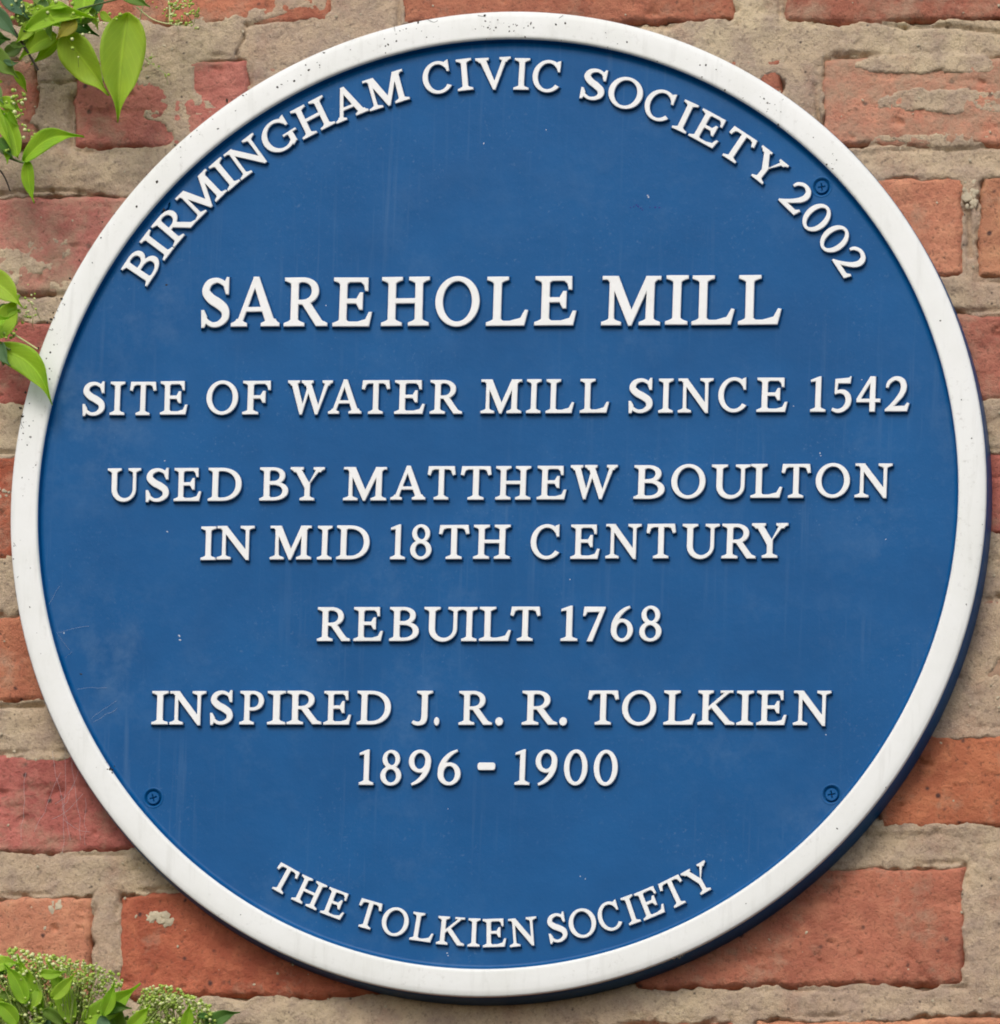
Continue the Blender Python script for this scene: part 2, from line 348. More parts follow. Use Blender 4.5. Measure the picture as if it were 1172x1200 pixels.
# fine cracks in the old pointing
def crack(pts, wd, dp):
    global h
    for (xa, ya), (xb, yb) in zip(pts[:-1], pts[1:]):
        t = np.clip(((MX-xa)*(xb-xa)+(MY-ya)*(yb-ya))/((xb-xa)**2+(yb-ya)**2), 0, 1)
        d = np.hypot(MX-xa-t*(xb-xa), MY-ya-t*(yb-ya)) + 1.2*fbm(MX/9, MY/9, 44)
        h = h-dp*np.exp(-(d/wd)**2)
crack([(288, 28), (286, 45), (277, 62), (280, 78), (292, 98)], 1.5, .0030)
crack([(290, 30), (330, 22), (362, 14)], 2.2, .0028); crack([(386, -5), (386, 12)], 1.6, .003)
crack([(0, 226), (30, 224), (60, 223), (90, 224), (130, 232)], 2.0, .003)
crack([(1010, 22), (1060, 32), (1110, 30), (1172, 38)], 2.2, .003); crack([(990, 172), (1050, 168), (1110, 176), (1172, 172)], 2.0, .0025)
crack([(0, 827), (50, 826)], 2.6, .0035); crack([(955, 100), (960, 160)], 2.2, .002)
crack([(40, 85), (44, 105), (42, 125)], 1.8, .003); crack([(1120, 367), (1172, 371)], 2.0, .003)
crack([(25, 345), (75, 345)], 1.8, .003); crack([(860, 172), (940, 170)], 1.6, .002)
crack([(30, 97), (70, 98), (95, 94)], 1.3, .002); crack([(1134, 240), (1137, 300)], 3.5, .005)
GP[..., 1] = -h
mo = link('mortar', grid_mesh('mortar', GP, [M_MORTAR]), wall)
# crumbs of lime stuck to the brick faces
def blob_mesh(pts, mats, seed=1, sub=1):
    """pts: (px,py,h,r_m,flat, material index)"""
    rr = random.Random(seed); bm = bmesh.new(); mi = []
    for (px, py, hh, r, fl, mt) in pts:
        c = Vector(unproj(px, py, hh)); q = bmesh.ops.create_icosphere(bm, subdivisions=sub, radius=r)
        ax = rr.uniform(.7, 1.4); an = rr.uniform(0, PI)
        for v in q['verts']:
            k = rr.uniform(.75, 1.25); x = v.co.x*ax*k; z = v.co.z/ax*k
            v.co = Vector((x*math.cos(an)-z*math.sin(an), v.co.y*fl, x*math.sin(an)+z*math.cos(an)))+c
            for f in v.link_faces: f.material_index = mt
    me = bpy.data.meshes.new('blob'); bm.to_mesh(me); bm.free()
    for m in mats: me.materials.append(m)
    return me
cr = []
rr = random.Random(77)
for (cx, cy, rx, ry, n_, r) in [(66, 1063, 6, 6, 11, .0022), (176, 1074, 4, 4, 6, .002), (187, 1076, 7, 4, 12, .0024), (198, 1081, 5, 4, 7, .0021), (5, 578, 6, 5, 6, .0013),
      (1054, 1036, 6, 4, 9, .0013), (1082, 1083, 4, 2, 4, .0012), (1105, 1094, 2, 2, 2, .001), (244, 1125, 2, 4, 3, .0007), (263, 1143, 3, 3, 3, .0009), (1137, 228, 7, 15, 26, .0018)]:
    for k in range(n_): cr.append((cx+rr.uniform(-rx, rx), cy+rr.uniform(-ry, ry), .0008, r*rr.uniform(.5, 1.2), .38, 0))
rr = random.Random(12)
for k in range(130):
    for t in range(20):
        x = rr.uniform(-20, 1190); y = rr.uniform(-20, 1220)
        if math.hypot(x-584, y-591) > 585: break
    cr.append((x, y, .0012, rr.uniform(.0004, .0011), .5, 0))
cm = link('lime_crumb', blob_mesh(cr, [M_LIME], 4), wall); cm['kind'] = 'stuff'

# ------------------------------------------------------------------ plaque
HF, HRI, HRO, HL = 0.0152, 0.0206, 0.0198, 0.0180      # field, rim inner, rim outer, letter faces
RO, RI = 0.2875, 0.2722
plq = thing('wall_plaque', 'large round blue cast metal plaque with raised white rim and white capital lettering', 'plaque', (0, 0, 0))

def union_tris(shapes):
    """shapes: list of (outer polygon, [hole polygons]) -> verts, triangles of their union"""
    V = []; Fc = []; own = []
    def ccw(p):
        A = sum(p[i-1][0]*p[i][1]-p[i][0]*p[i-1][1] for i in range(len(p)))
        return list(p) if A > 0 else list(p)[::-1]
    for k, (pos, negs) in enumerate(shapes):
        for q, poly in enumerate([ccw(pos)]+[ccw(x) for x in negs]):
            Fc.append(list(range(len(V), len(V)+len(poly)))); V += [Vector(p) for p in poly]; own.append((k, q))
    v, e, f, ov, oe, of = delaunay_2d_cdt(V, [], Fc, 1, 1e-5)
    keep = []
    for t, o in zip(f, of):
        ins = {own[i] for i in o}
        if any((k, 0) in ins and not any((k, q+1) in ins for q in range(len(shapes[k][1]))) for k in range(len(shapes))):
            keep.append(t)
    used = sorted({i for t in keep for i in t}); mp = {o: i for i, o in enumerate(used)}
    vv = [(v[i].x, v[i].y) for i in used]; tt = []
    for t in keep:
        t = [mp[i] for i in t]; A = 0
        for i in range(len(t)):
            p, q = vv[t[i]], vv[t[(i+1) % len(t)]]; A += p[0]*q[1]-q[0]*p[1]
        tt.append(t if A > 0 else t[::-1])
    return vv, tt
def loops_of(tris):
    nxt = {}; ed = {(t[i], t[(i+1) % len(t)]) for t in tris for i in range(len(t))}
    for (p, q) in ed:
        if (q, p) not in ed: nxt.setdefault(p, []).append(q)
    out = []
    while nxt:
        s = next(iter(nxt)); L = [s]; c = s
        while True:
            n_ = nxt[c].pop()
            if not nxt[c]: del nxt[c]
            if n_ == s: break
            L.append(n_); c = n_
            if c not in nxt: break
        if len(L) > 2: out.append(L)
    return out
def relief(name, shapes, layers, mats, limit=2.2):
    """flat top (x, z) at layers[0] depth, boundary pushed outward down the other layers; layers: (offset, depth, material)"""
    vv, tt = union_tris(shapes)
    V = [(x, -layers[0][1], z) for x, z in vv]; F = [list(t) for t in tt]; MI = [layers[0][2]]*len(F)
    for L in loops_of(tt):
        n = len(L); nr = []
        for i in range(n):
            p, c, q = (Vector(vv[L[(i+d) % n]]) for d in (-1, 0, 1))
            d1 = (c-p).normalized(); d2 = (q-c).normalized()
            n1 = Vector((d1.y, -d1.x)); n2 = Vector((d2.y, -d2.x)); m = n1+n2
            m = m.normalized() if m.length > 1e-6 else n1
            k = min(limit, 1/max(.3, m.dot(n1))); nr.append(m*k)
        prev = L
        for (off, dep, mt) in layers[1:]:
            cur = list(range(len(V), len(V)+n))
            for i in range(n):
                c = Vector(vv[L[i]])+nr[i]*off; V.append((c.x, -dep, c.y))
            for i in range(n):
                j = (i+1) % n; F.append([prev[i], cur[i], cur[j], prev[j]]); MI.append(mt)
            prev = cur
    me = mesh_from(name, V, F, mats, False, MI)
    return me
def circ(cx, cy, r, n=48, ry=None, rot=0.0, a0=0, a1=2*PI):
    ry = ry or r; o = []
    for k in range(n):
        a = a0+(a1-a0)*k/n; x = r*math.cos(a); y = ry*math.sin(a)
        o.append((cx+x*math.cos(rot)-y*math.sin(rot), cy+x*math.sin(rot)+y*math.cos(rot)))
    return o

def lathe(name, prof, mats, mi, n=256, cx=0, cz=0):
    t = np.linspace(0, 2*PI, n+1)
    V = []; F = []; MI = []
    for r, hh in prof:
        for k in range(n): V.append((cx+r*math.cos(t[k]), -hh, cz+r*math.sin(t[k])))
    for i in range(len(prof)-1):
        for k in range(n):
            k2 = (k+1) % n
            F.append((i*n+k, i*n+k2, (i+1)*n+k2, (i+1)*n+k)); MI.append(mi[i])
    return mesh_from(name, V, F, mats, True, MI)
# blue body: outer side and the fillet up to the rim, plus the flat field pierced by four countersunk holes
SCR = [(190, 240), (963, 219), (179.5, 935), (974.5, 931)]
SP = [unproj(x, y, HF) for x, y in SCR]
HR = 0.0051
RF = RI-0.0046
fil = [(RF, HF)] + [(RF+0.0026*math.sin(q), HF+0.0022*(1-math.cos(q))) for q in np.linspace(.12, PI/2, 12)] + [(RI-0.0012, HRI-0.0016)]
bm_fil = lathe('fillet', fil, [M_BLUE], [0]*len(fil))
link('inner_fillet', bm_fil, plq)
vv, tt = union_tris([(circ(0, 0, RF, 256), [circ(p[0], p[2], HR, 40) for p in SP])])
fld = link('field', mesh_from('field', [(x, -HF, z) for x, z in vv], tt, [M_BLUE], False), plq)
side = [(RO-0.004, 0.0), (RO+0.0006, 0.0005), (RO+0.0010, 0.0015), (RO+0.0002, HRO-0.0030), (RO-0.0002, HRO-0.0021)]
link('side', lathe('side', side, [M_BLUE], [0]*len(side)), plq)
rim = [(RI-0.0012, HRI-0.0016), (RI-0.0008, HRI-0.0005), (RI+0.0001, HRI-0.00005), (RI+0.0012, HRI), (RI+0.006, HRI-0.0003), (RO-0.004, HRO+0.0006), (RO-0.0012, HRO), (RO-0.0004, HRO-0.0005), (RO-0.0002, HRO-0.0014), (RO-0.0002, HRO-0.0021)]
link('rim', lathe('rim', rim[::-1], [M_WHITE], [0]*len(rim)), plq)
for me in (bm_fil,): pass
for nme in ('inner_fillet', 'side', 'rim'):
    me = bpy.data.objects[nme].data
    # make sure that faces point out of the metal
    bmx = bmesh.new(); bmx.from_mesh(me)
    if nme == 'side':
        for f in bmx.faces:
            c = f.calc_center_median()
            if f.normal.dot(Vector((c.x, 0, c.z))) < 0: f.normal_flip()
    else:
        for f in bmx.faces:
            if f.normal.y > 0: f.normal_flip()
    bmx.to_mesh(me); bmx.free()
# screws
for k, p in enumerate(SP):
    rot = [0.5, 0.15, 0.3, 0.2][k]; hr = HR*0.76; a = hr*.62; t_ = hr*.15
    plus = [(-a, -t_), (-t_, -t_), (-t_, -a), (t_, -a), (t_, -t_), (a, -t_), (a, t_), (t_, t_), (t_, a), (-t_, a), (-t_, t_), (-a, t_)]
    plus = [(x*math.cos(rot)-y*math.sin(rot), x*math.sin(rot)+y*math.cos(rot)) for x, y in plus]
    sc = link('screw', relief('screw', [(circ(0, 0, hr*.86, 32), [plus])], [(0, .0004, 0), (hr*.09, .00015, 0), (hr*.14, -.0016, 0)], [M_BLUE]), plq)
    sc.location = (p[0], -HF+0.0004, p[2])
    fl = link('cross_recess', mesh_from('cross_recess', [(x, 0, y) for x, y in circ(0, 0, hr*.8, 20)], [list(range(20))[::-1]], [M_DARK], False), sc)  # flat dark-coloured floor showing through the cross slot
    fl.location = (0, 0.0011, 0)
    cs = link('countersink', lathe('countersink', [(HR+.0012, HF-.00001+.00003), (HR+.0008, HF+.00028), (HR+.0002, HF+.0002), (HR-.0003, HF-.0003), (HR*.80, HF-.0020), (HR*.3, HF-.0022)], [M_BLUE], [0]*6, 40, p[0], p[2]), plq)

# ------------------------------------------------------------------ letterforms (cap height 1)
ST, TH, SLB = 0.150, 0.082, 0.050
def R_(x0, y0, x1, y1): return ([(x0, y0), (x1, y0), (x1, y1), (x0, y1)], [])
def Pg(*p): return (list(p), [])
def serif(cx, hw, hs, top, lean=0.0, bl=None, br=None):
    """bracketed slab serif under/over a stem of half width hs centred at cx"""
    bl = hw if bl is None else bl; br = hw if br is None else br
    p = [(cx-bl, 0), (cx+br, 0), (cx+br, SLB)]
    for t in (0.25, .5, .75, 1):
        x = (br-hs)*(1-t)**2; p.append((cx+hs+x, SLB+0.085*t))
    for t in (1, .75, .5, .25):
        x = (bl-hs)*(1-t)**2; p.append((cx-hs-x, SLB+0.085*t))
    p.append((cx-bl, SLB))
    if top: p = [(x, 1-y) for x, y in p][::-1]
    return (p, [])
def stem(cx, s=ST, hw=0.225, top=True, bot=True):
    o = [R_(cx-s/2, 0.01, cx+s/2, 0.99)]
    if bot: o.append(serif(cx, hw, s/2, False))
    if top: o.append(serif(cx, hw, s/2, True))
    return o
def smooth(pts, n=10):
    P = [Vector(p) for p in pts]; out = []
    for i in range(len(P)-1):
        p0 = P[max(0, i-1)]; p1 = P[i]; p2 = P[i+1]; p3 = P[min(len(P)-1, i+2)]
        for k in range(n):
            t = k/n
            out.append(0.5*((2*p1)+(p2-p0)*t+(2*p0-5*p1+4*p2-p3)*t*t+(3*p1-p0-3*p2+p3)*t**3))
    out.append(P[-1]); return out
def brush(pts, n=10):
    """pts: (x, y, width) centre line of a stroke of changing width"""
    S = smooth([(x, y, w_) for x, y, w_ in pts], n); L = []; Rr = []
    for i, p in enumerate(S):
        a = S[max(0, i-1)]; b = S[min(len(S)-1, i+1)]; d = Vector((b.x-a.x, b.y-a.y)).normalized()
        nn = Vector((-d.y, d.x))*p.z/2
        L.append((p.x+nn.x, p.y+nn.y)); Rr.append((p.x-nn.x, p.y-nn.y))
    return (L+Rr[::-1], [])
def diag(x0, y0, x1, y1, w_):
    """slanted stroke with horizontal ends, w_ measured horizontally"""
    return Pg((x0-w_/2, y0), (x0+w_/2, y0), (x1+w_/2, y1), (x1-w_/2, y1))
def half(cx, cy, rx, ry, n=22, p=2.15):
    o = []
    for k in range(n+1):
        a = -PI/2+PI*k/n; c, s_ = math.cos(a), math.sin(a)
        o.append((cx+rx*abs(c)**(2/p), cy+ry*math.copysign(abs(s_)**(2/p), s_)))
    return o
def bowl(x0, xk, y0, y1, xr, st=ST, th=TH):
    """D-shaped bowl from stem x0, straight to xk, rounded to xr"""
    cy = (y0+y1)/2; ry = (y1-y0)/2
    out = [(x0, y0)]+half(xk, cy, xr-xk, ry)+[(x0, y1)]
    inn = [(x0+.01, y0+th)]+half(xk, cy, xr-st-xk, ry-th)+[(x0+.01, y1-th)]
    return (out, [inn])
def ring(cx, cy, rx, ry, st=ST*1.06, th=TH, tilt=0.0, cuts=()):
    return (circ(cx, cy, rx, 56, ry), [circ(cx, cy, rx-st, 56, ry-th, tilt)]+list(cuts))
def G_():
    g = {}
    g['I'] = stem(.225)
    g['H'] = stem(.225)+stem(.845)+[R_(.22, .47, .85, .47+TH)]
    topbeak = lambda x: Pg((x-.16, 1), (x, 1), (x+.005, .74), (x-.045, .74), (x-.075, .86), (x-.16, .93))
    g['E'] = stem(.225)+[R_(.22, .925, .76, 1), topbeak(.79), R_(.22, .478, .60, .478+TH),
              Pg((.53, .50), (.62, .35), (.675, .35), (.675, .69), (.62, .69), (.53, .54)),
              R_(.22, 0, .75, .078), Pg((.55, 0), (.84, 0), (.90, .28), (.845, .28), (.77, .13), (.55, .07))]
    g['F'] = stem(.225)+[R_(.22, .925, .76, 1), topbeak(.80), R_(.22, .478, .58, .478+TH),
              Pg((.51, .50), (.60, .35), (.655, .35), (.655, .69), (.60, .69), (.51, .54))]
    g['L'] = stem(.225)+[R_(.22, 0, .70, .078), Pg((.48, 0), (.82, 0), (.895, .30), (.845, .31), (.75, .14), (.48, .07))]
    g['T'] = stem(.44, top=False)+[R_(.08, .922, .80, 1), Pg((.03, 1), (.22, 1), (.22, .93), (.12, .88), (.07, .74), (0, .76)),
              Pg((.85, 1), (.66, 1), (.66, .93), (.76, .88), (.81, .74), (.88, .76))]
    g['D'] = stem(.225, hw=.20)+[bowl(.20, .42, 0, 1, 1.0)]
    g['P'] = stem(.225)+[bowl(.20, .40, .42, 1, .76, ST*.95, TH*.95)]
    g['R'] = stem(.225)+[bowl(.20, .40, .455, 1, .77, ST*.95, TH*.95), Pg((.38, .50), (.56, .50), (.86, .10), (.98, .05), (.98, 0), (.74, 0))]
    g['B'] = stem(.225, hw=.20)+[bowl(.20, .40, .50, 1, .76, ST*.93, TH*.92), bowl(.20, .42, 0, .56, .86, ST, TH*.95)]
    g['O'] = [ring(.53, .5, .53, .515, tilt=.0)]
    cut = [(.60, .40), (.70, .40), (1.4, -.2), (1.4, .95), (.86, .74), (.62, .6)]
    g['C'] = [ring(.52, .5, .52, .515, cuts=[[(.64, .30), (.97, .155), (1.3, .2), (1.3, 1.2), (.845, 1.2), (.845, .80), (.64, .70)]]),
              Pg((.80, .97), (.905, 1.01), (.905, .66), (.85, .66), (.80, .80))]
    g['G'] = [ring(.53, .5, .53, .515, cuts=[[(.66, .30), (.86, .30), (.86, -.2), (1.3, -.2), (1.3, 1.2), (.865, 1.2), (.865, .80), (.66, .70)]]),
              Pg((.82, .97), (.925, 1.01), (.925, .68), (.87, .68), (.82, .80)), R_(.79, .07, .94, .42), R_(.64, .385, 1.07, .435),
              Pg((.79, .0), (.79, .20), (.90, .16), (.94, .09))]
    g['S'] = [brush([(.615, .80, .03), (.53, .91, .075), (.37, .965, .085), (.18, .90, .13), (.11, .73, .165), (.24, .58, .185), (.42, .48, .19), (.585, .35, .175), (.60, .18, .145), (.46, .055, .10), (.28, .035, .08), (.13, .12, .075), (.075, .22, .03)], 7),
              Pg((.57, .80), (.585, .95), (.625, 1.02), (.665, 1.02), (.665, .68), (.615, .68)),
              Pg((.14, .20), (.115, .05), (.08, -.02), (.03, -.02), (.015, .33), (.065, .33))]
    g['A'] = [diag(.155, .02, .535, 1.02, .10), Pg((.478, 1.02), (.585, 1.02), (.985, .02), (.80, .02), (.47, .91)), R_(.28, .31, .75, .385),
              serif(.16, .17, .05, False), serif(.89, .22, .095, False, bl=.22, br=.18), ]
    g['V'] = [Pg((.10, .98), (.285, .98), (.60, .17), (.54, -.02)), Pg((.54, -.02), (.59, -.02), (.97, .98), (.86, .98), (.53, .12)), Pg((.50, .10), (.54, -.02), (.59, -.02), (.63, .10)),
              serif(.19, .20, .092, True), serif(.915, .165, .055, True)]
    g['W'] = [Pg((.09, .98), (.26, .98), (.50, .20), (.44, -.02), (.395, -.02)), Pg((.395, -.02), (.45, -.02), (.72, .84), (.655, .93)),
              Pg((.53, .98), (.70, .98), (1.00, .20), (.94, -.02), (.895, -.02)), Pg((.895, -.02), (.95, -.02), (1.32, .98), (1.21, .98)),
              serif(.175, .18, .085, True), serif(.615, .18, .085, True), serif(1.265, .155, .055, True)]
    g['M'] = [R_(.175, .02, .265, .98), Pg((.14, 1), (.34, 1), (.69, .20), (.645, -.01), (.60, -.01), (.20, .86)), Pg((.60, -.01), (.645, -.01), (1.03, .86), (1.03, 1), (.955, 1), (.60, .18)),
              R_(.965, .02, 1.115, .98), serif(.22, .20, .045, False), serif(1.04, .215, .075, False), R_(.02, .945, .30, 1), R_(.95, .945, 1.25, 1),
              Pg((.12, .95), (.18, .95), (.18, .88)), Pg((1.115, .88), (1.115, .95), (1.19, .95))]
    g['N'] = [R_(.175, .02, .265, .98), Pg((.06, 1), (.29, 1), (.965, .17), (.965, -.02), (.90, -.02), (.18, .88)), R_(.88, .02, .965, .98),
              serif(.22, .20, .045, False), serif(.922, .20, .043, True), R_(.02, .945, .30, 1)]
    g['K'] = stem(.225, hw=.21)+[Pg((.28, .40), (.28, .50), (.80, .965), (.92, .965)), Pg((.37, .535), (.50, .60), (.93, .10), (1.06, .05), (1.06, 0), (.82, 0)),
              R_(.66, .95, 1.01, 1)]
    g['U'] = [R_(.145, .34, .295, .98), R_(.835, .34, .92, .98), serif(.22, .215, .075, True), serif(.877, .195, .043, True)]
    ui = [(.295, .36)]; uo = [(.145, .36)]
    for k in range(1, 16):
        a_ = PI+PI*k/16; uo.append((.5325+.3875*math.cos(a_), .36+.38*math.sin(a_))); ui.append((.565+.27*math.cos(a_), .36+.285*math.sin(a_)))
    uo.append((.92, .36)); ui.append((.835, .36)); g['U'].append((uo+ui[::-1], []))
    g['Y'] = [Pg((.10, .98), (.29, .98), (.60, .50), (.60, .38), (.455, .38)), Pg((.60, .50), (.545, .43), (.84, .98), (.955, .98)), R_(.46, .02, .61, .50), serif(.535, .225, .075, False),
              serif(.19, .20, .092, True), serif(.90, .17, .055, True)]
    g['J'] = [R_(.29, .28, .44, .98), serif(.365, .215, .075, True), brush([(.365, .34, .15), (.358, .20, .15), (.32, .08, .14), (.22, .025, .10), (.10, .035, .09), (.03, .08, .07)], 6)]
    g['.'] = [(circ(.11, .085, .115, 20), [])]
    g['-'] = [(([(.06+.06*math.cos(a_), .53+.10*math.sin(a_)) for a_ in np.linspace(PI/2, 3*PI/2, 8)]+[(.52+.06*math.cos(a_), .53+.10*math.sin(a_)) for a_ in np.linspace(-PI/2, PI/2, 8)]), [])]
    g['1'] = [R_(.185, .02, .335, .95), serif(.26, .23, .075, False), Pg((.335, .86), (.335, 1.03), (.29, 1.03), (.03, .935), (.03, .885), (.185, .91))]
    g['0'] = [ring(.35, .5, .35, .52, ST*.93, TH)]
    g['8'] = [(circ(.33, .755, .275, 36, .265), [circ(.33, .76, .145, 30, .195, .25)]), (circ(.33, .265, .33, 40, .285), [circ(.33, .26, .185, 32, .21, .25)])]
    g['6'] = [(circ(.34, .31, .34, 44, .33), [circ(.345, .305, .19, 34, .25)]), brush([(.085, .30, .15), (.10, .50, .155), (.20, .72, .13), (.38, .90, .095), (.57, 1.00, .05)], 8)]
    g['9'] = [(circ(.34, .69, .34, 44, .33), [circ(.335, .695, .19, 34, .25)]), brush([(.595, .70, .15), (.58, .50, .155), (.48, .28, .13), (.30, .10, .095), (.10, .0, .05)], 8)]
    g['2'] = [brush([(.055, .70, .05), (.11, .85, .085), (.28, .965, .10), (.47, .91, .135), (.54, .73, .15), (.49, .53, .14), (.36, .34, .11), (.20, .16, .09), (.09, .05, .09)], 8),
              Pg((.02, 0), (.64, 0), (.70, .22), (.655, .24), (.58, .145), (.16, .135), (.02, .05))]
    g['4'] = [R_(.43, -.01, .58, 1.0), Pg((.02, .27), (.74, .27), (.74, .355), (.02, .355)), Pg((.02, .30), (.02, .355), (.43, 1.02), (.58, 1.02), (.44, .86), (.125, .355))]
    g['5'] = [Pg((.13, .96), (.56, 1.0), (.58, 1.04), (.60, 1.04), (.575, .85), (.20, .85), (.17, .56), (.12, .54)),
              brush([(.13, .545, .05), (.25, .60, .085), (.42, .57, .125), (.53, .43, .155), (.525, .24, .15), (.40, .08, .115), (.22, .02, .095), (.05, .07, .07)], 8)]
    g['7'] = [Pg((.02, .74), (.07, .74), (.13, .86), (.56, .87), (.68, .94), (.68, 1.0), (.05, 1.0)), Pg((.68, .97), (.54, .90), (.16, -.01), (.31, -.01))]
    return g
GL = {}
for ch, sh in G_().items():
    xs = [p[0] for s_ in sh for p in s_[0]]
    x0 = min(xs); wd = max(xs)-x0
    sh = [([(x-x0, y) for x, y in s_[0]], [[(x-x0, y) for x, y in q] for q in s_[1]]) for s_ in sh]
    me = relief('letter', sh, [(-0.002, 1.0, 0), (0.012, 0.93, 0), (0.018, 0.66, 0), (0.036, 0.10, 1), (0.075, -0.04, 1)], [M_LETTER, M_BLUE], 1.6)
    GL[ch] = (me, wd)
def letter(ch, P, ex, ez, wd, cap):
    """P: lower-left corner on the face plane; ex/ez: unit directions along and up the letter"""
    me, gw = GL[ch]
    o = link('letter', me, plq)
    q = .016*cap; P = (P[0]+ex[0]*q+ez[0]*q, P[1]+ex[1]*q+ez[1]*q); wd = wd-2*q; cap = cap-2*q
    sx, sz, sy = wd/gw, cap, HL-HF
    o.matrix_world = Matrix(((ex[0]*sx, 0, ez[0]*sz, P[0]), (0, sy, 0, -HF), (ex[1]*sx, 0, ez[1]*sz, P[1]), (0, 0, 0, 1)))
    return o
LINES = [
 # (baseline px at x=0 slope, top px, slope), then (character, x0, x1)
 (384.5, -.0045, 326.5, -.0062, [('S', 234.7, 269), ('A', 270, 328), ('R', 332, 384), ('E', 389, 436), ('H', 446, 503), ('O', 509, 562), ('L', 569, 619), ('E', 625.5, 675.5), ('M', 704, 774), ('I', 779, 806), ('L', 810, 861), ('L', 864.5, 916)]),
 (487.3, -.0047, 447.4, -.0062, [('S', 96, 123), ('I', 128, 146), ('T', 151, 183), ('E', 187, 220), ('O', 241, 279), ('F', 283.5, 317), ('W', 336, 389.5), ('A', 384, 424), ('T', 423, 457), ('E', 461.5, 498), ('R', 503, 542),
   ('M', 562.7, 611.5), ('I', 616, 634), ('L', 639, 673), ('L', 679, 714), ('S', 736, 765), ('I', 771, 789), ('N', 794, 836), ('C', 841, 879), ('E', 886, 923), ('1', 949, 968), ('5', 974, 998), ('4', 1003, 1032), ('2', 1036.7, 1066)]),
 (588.8, -.0056, 549.3, -.0070, [('U', 125, 165), ('S', 170, 198), ('E', 203, 236), ('D', 243, 283), ('B', 303.5, 338), ('Y', 339, 380), ('M', 401.6, 453), ('A', 457, 499), ('T', 500, 533.6), ('T', 539, 575.7), ('H', 580, 622), ('E', 628.5, 664), ('W', 667.6, 723.6),
   ('B', 742, 779), ('O', 786, 827), ('U', 833, 879), ('L', 879, 917), ('T', 915, 950), ('O', 955, 996), ('N', 1001, 1045.5)]),
 (657.0, -.0030, 617.2, -.0052, [('I', 234.6, 253), ('N', 253.5, 298), ('M', 315.7, 365), ('I', 371, 389), ('D', 393.5, 433), ('1', 456.7, 475), ('8', 480, 506), ('T', 513.5, 550), ('H', 554, 598), ('C', 621, 660), ('E', 668, 703), ('N', 709, 751.5), ('T', 756.7, 792), ('U', 798.7, 843), ('R', 845, 886), ('Y', 880, 923.5)]),
 (751.8, -.0005, 711.8, -.0025, [('R', 371, 410.7), ('E', 413.7, 449), ('B', 455.7, 491), ('U', 496, 542), ('I', 540, 559), ('L', 561, 599), ('T', 597, 633), ('1', 656.5, 677), ('7', 682, 709), ('6', 715, 742), ('8', 748.5, 775.5)]),
 (849.2, .0005, 809.3, -.0012, [('I', 177, 197), ('N', 198, 241), ('S', 245.5, 273), ('P', 280, 309), ('I', 312.6, 334.6), ('R', 335.5, 377), ('E', 378.5, 411.6), ('D', 417.5, 458), ('J', 482, 507), ('.', 508, 515.5), ('R', 537, 577), ('.', 580, 590), ('R', 611, 653.5), ('.', 655, 665),
   ('T', 688, 725), ('O', 728, 769), ('L', 777, 815), ('K', 817, 861), ('I', 862.5, 883), ('E', 886, 922), ('N', 929, 973.7)]),
 (919.4, .0008, 878.6, -.0005, [('1', 420, 438), ('8', 445, 470.5), ('9', 478, 505), ('6', 512, 540), ('-', 558.5, 580.5), ('1', 602.5, 621), ('9', 626.5, 653), ('0', 660, 688.5), ('0', 695, 724)]),
]
lj = random.Random(5)
for (b0, bs, t0, ts, chs) in LINES:
    for ch, x0, x1 in chs:
        xm = (x0+x1)/2
        A = unproj(x0, b0+bs*xm, HL); B = unproj(x1, b0+bs*xm, HL); T = unproj(xm, t0+ts*xm, HL); M_ = unproj(xm, b0+bs*xm, HL)
        th = lj.uniform(-.006, .006)
        letter(ch, (A[0], A[2]+lj.uniform(-.00015, .00015)), (math.cos(th), math.sin(th)), (-math.sin(th), math.cos(th)), B[0]-A[0]-0.0003, (T[2]-M_[2])*.985)
ADV = {'I': .47, 'T': .9, 'M': 1.25, 'N': 1.08, 'G': 1.06, 'R': .99, 'B': .87, 'A': 1.03, 'H': 1.07, 'C': .95, 'V': 1.08, 'S': .71, 'O': 1.04, 'E': .9, 'Y': 1.03, '2': .73, '0': .72, 'L': .9, 'K': 1.08}
def arc(word, cpx, cpy, rb_, rt_, a0, a1, outer, gap=.085):
    """letters on a circle: a0..a1 degrees from straight up (outer) or from straight down (inner line), rb_ baseline and rt_ cap radius in px"""
    tot = sum(ADV[ch] for ch in word)+gap*(len(word)-1)
    rm = (rb_+rt_)/2; span = math.radians(a1-a0)*rm; sc = span/tot; pos = 0
    sg = -1 if outer else 1
    for ch in word:
        wd = ADV[ch]*sc; mid = math.radians(a0)+(pos+wd/2)/rm
        B = unproj(cpx+rb_*math.sin(mid), cpy+sg*rb_*math.cos(mid), HL); T = unproj(cpx+rt_*math.sin(mid), cpy+sg*rt_*math.cos(mid), HL)
        ez = Vector((T[0]-B[0], T[2]-B[2])); cap = ez.length; ez.normalize(); ex = Vector((ez.y, -ez.x))
        wm = wd*cap/abs(rt_-rb_)
        letter(ch, (B[0]-ex.x*wm/2, B[2]-ex.y*wm/2), ex, ez, wm, cap)
        pos += wd+gap*sc
arc('BIRMINGHAM', 583.5, 589.5, 483, 520, -58.2, -12.4, True)
arc('CIVIC', 583.5, 589.5, 485, 522.5, -10.1, 8.8, True)
arc('SOCIETY', 583.5, 589.5, 485, 522, 11.3, 41.0, True)
arc('2002', 583.5, 589.5, 483.5, 519.5, 42.7, 57.3, True)
arc('THE', 577, 589.5, 520.5, 488, -30.6, -19.8, False)
arc('TOLKIEN', 577, 589.5, 520.5, 487, -18.4, 6.0, False)
arc('SOCIETY', 577, 589.5, 520.5, 486.5, 7.4, 30.6, False)

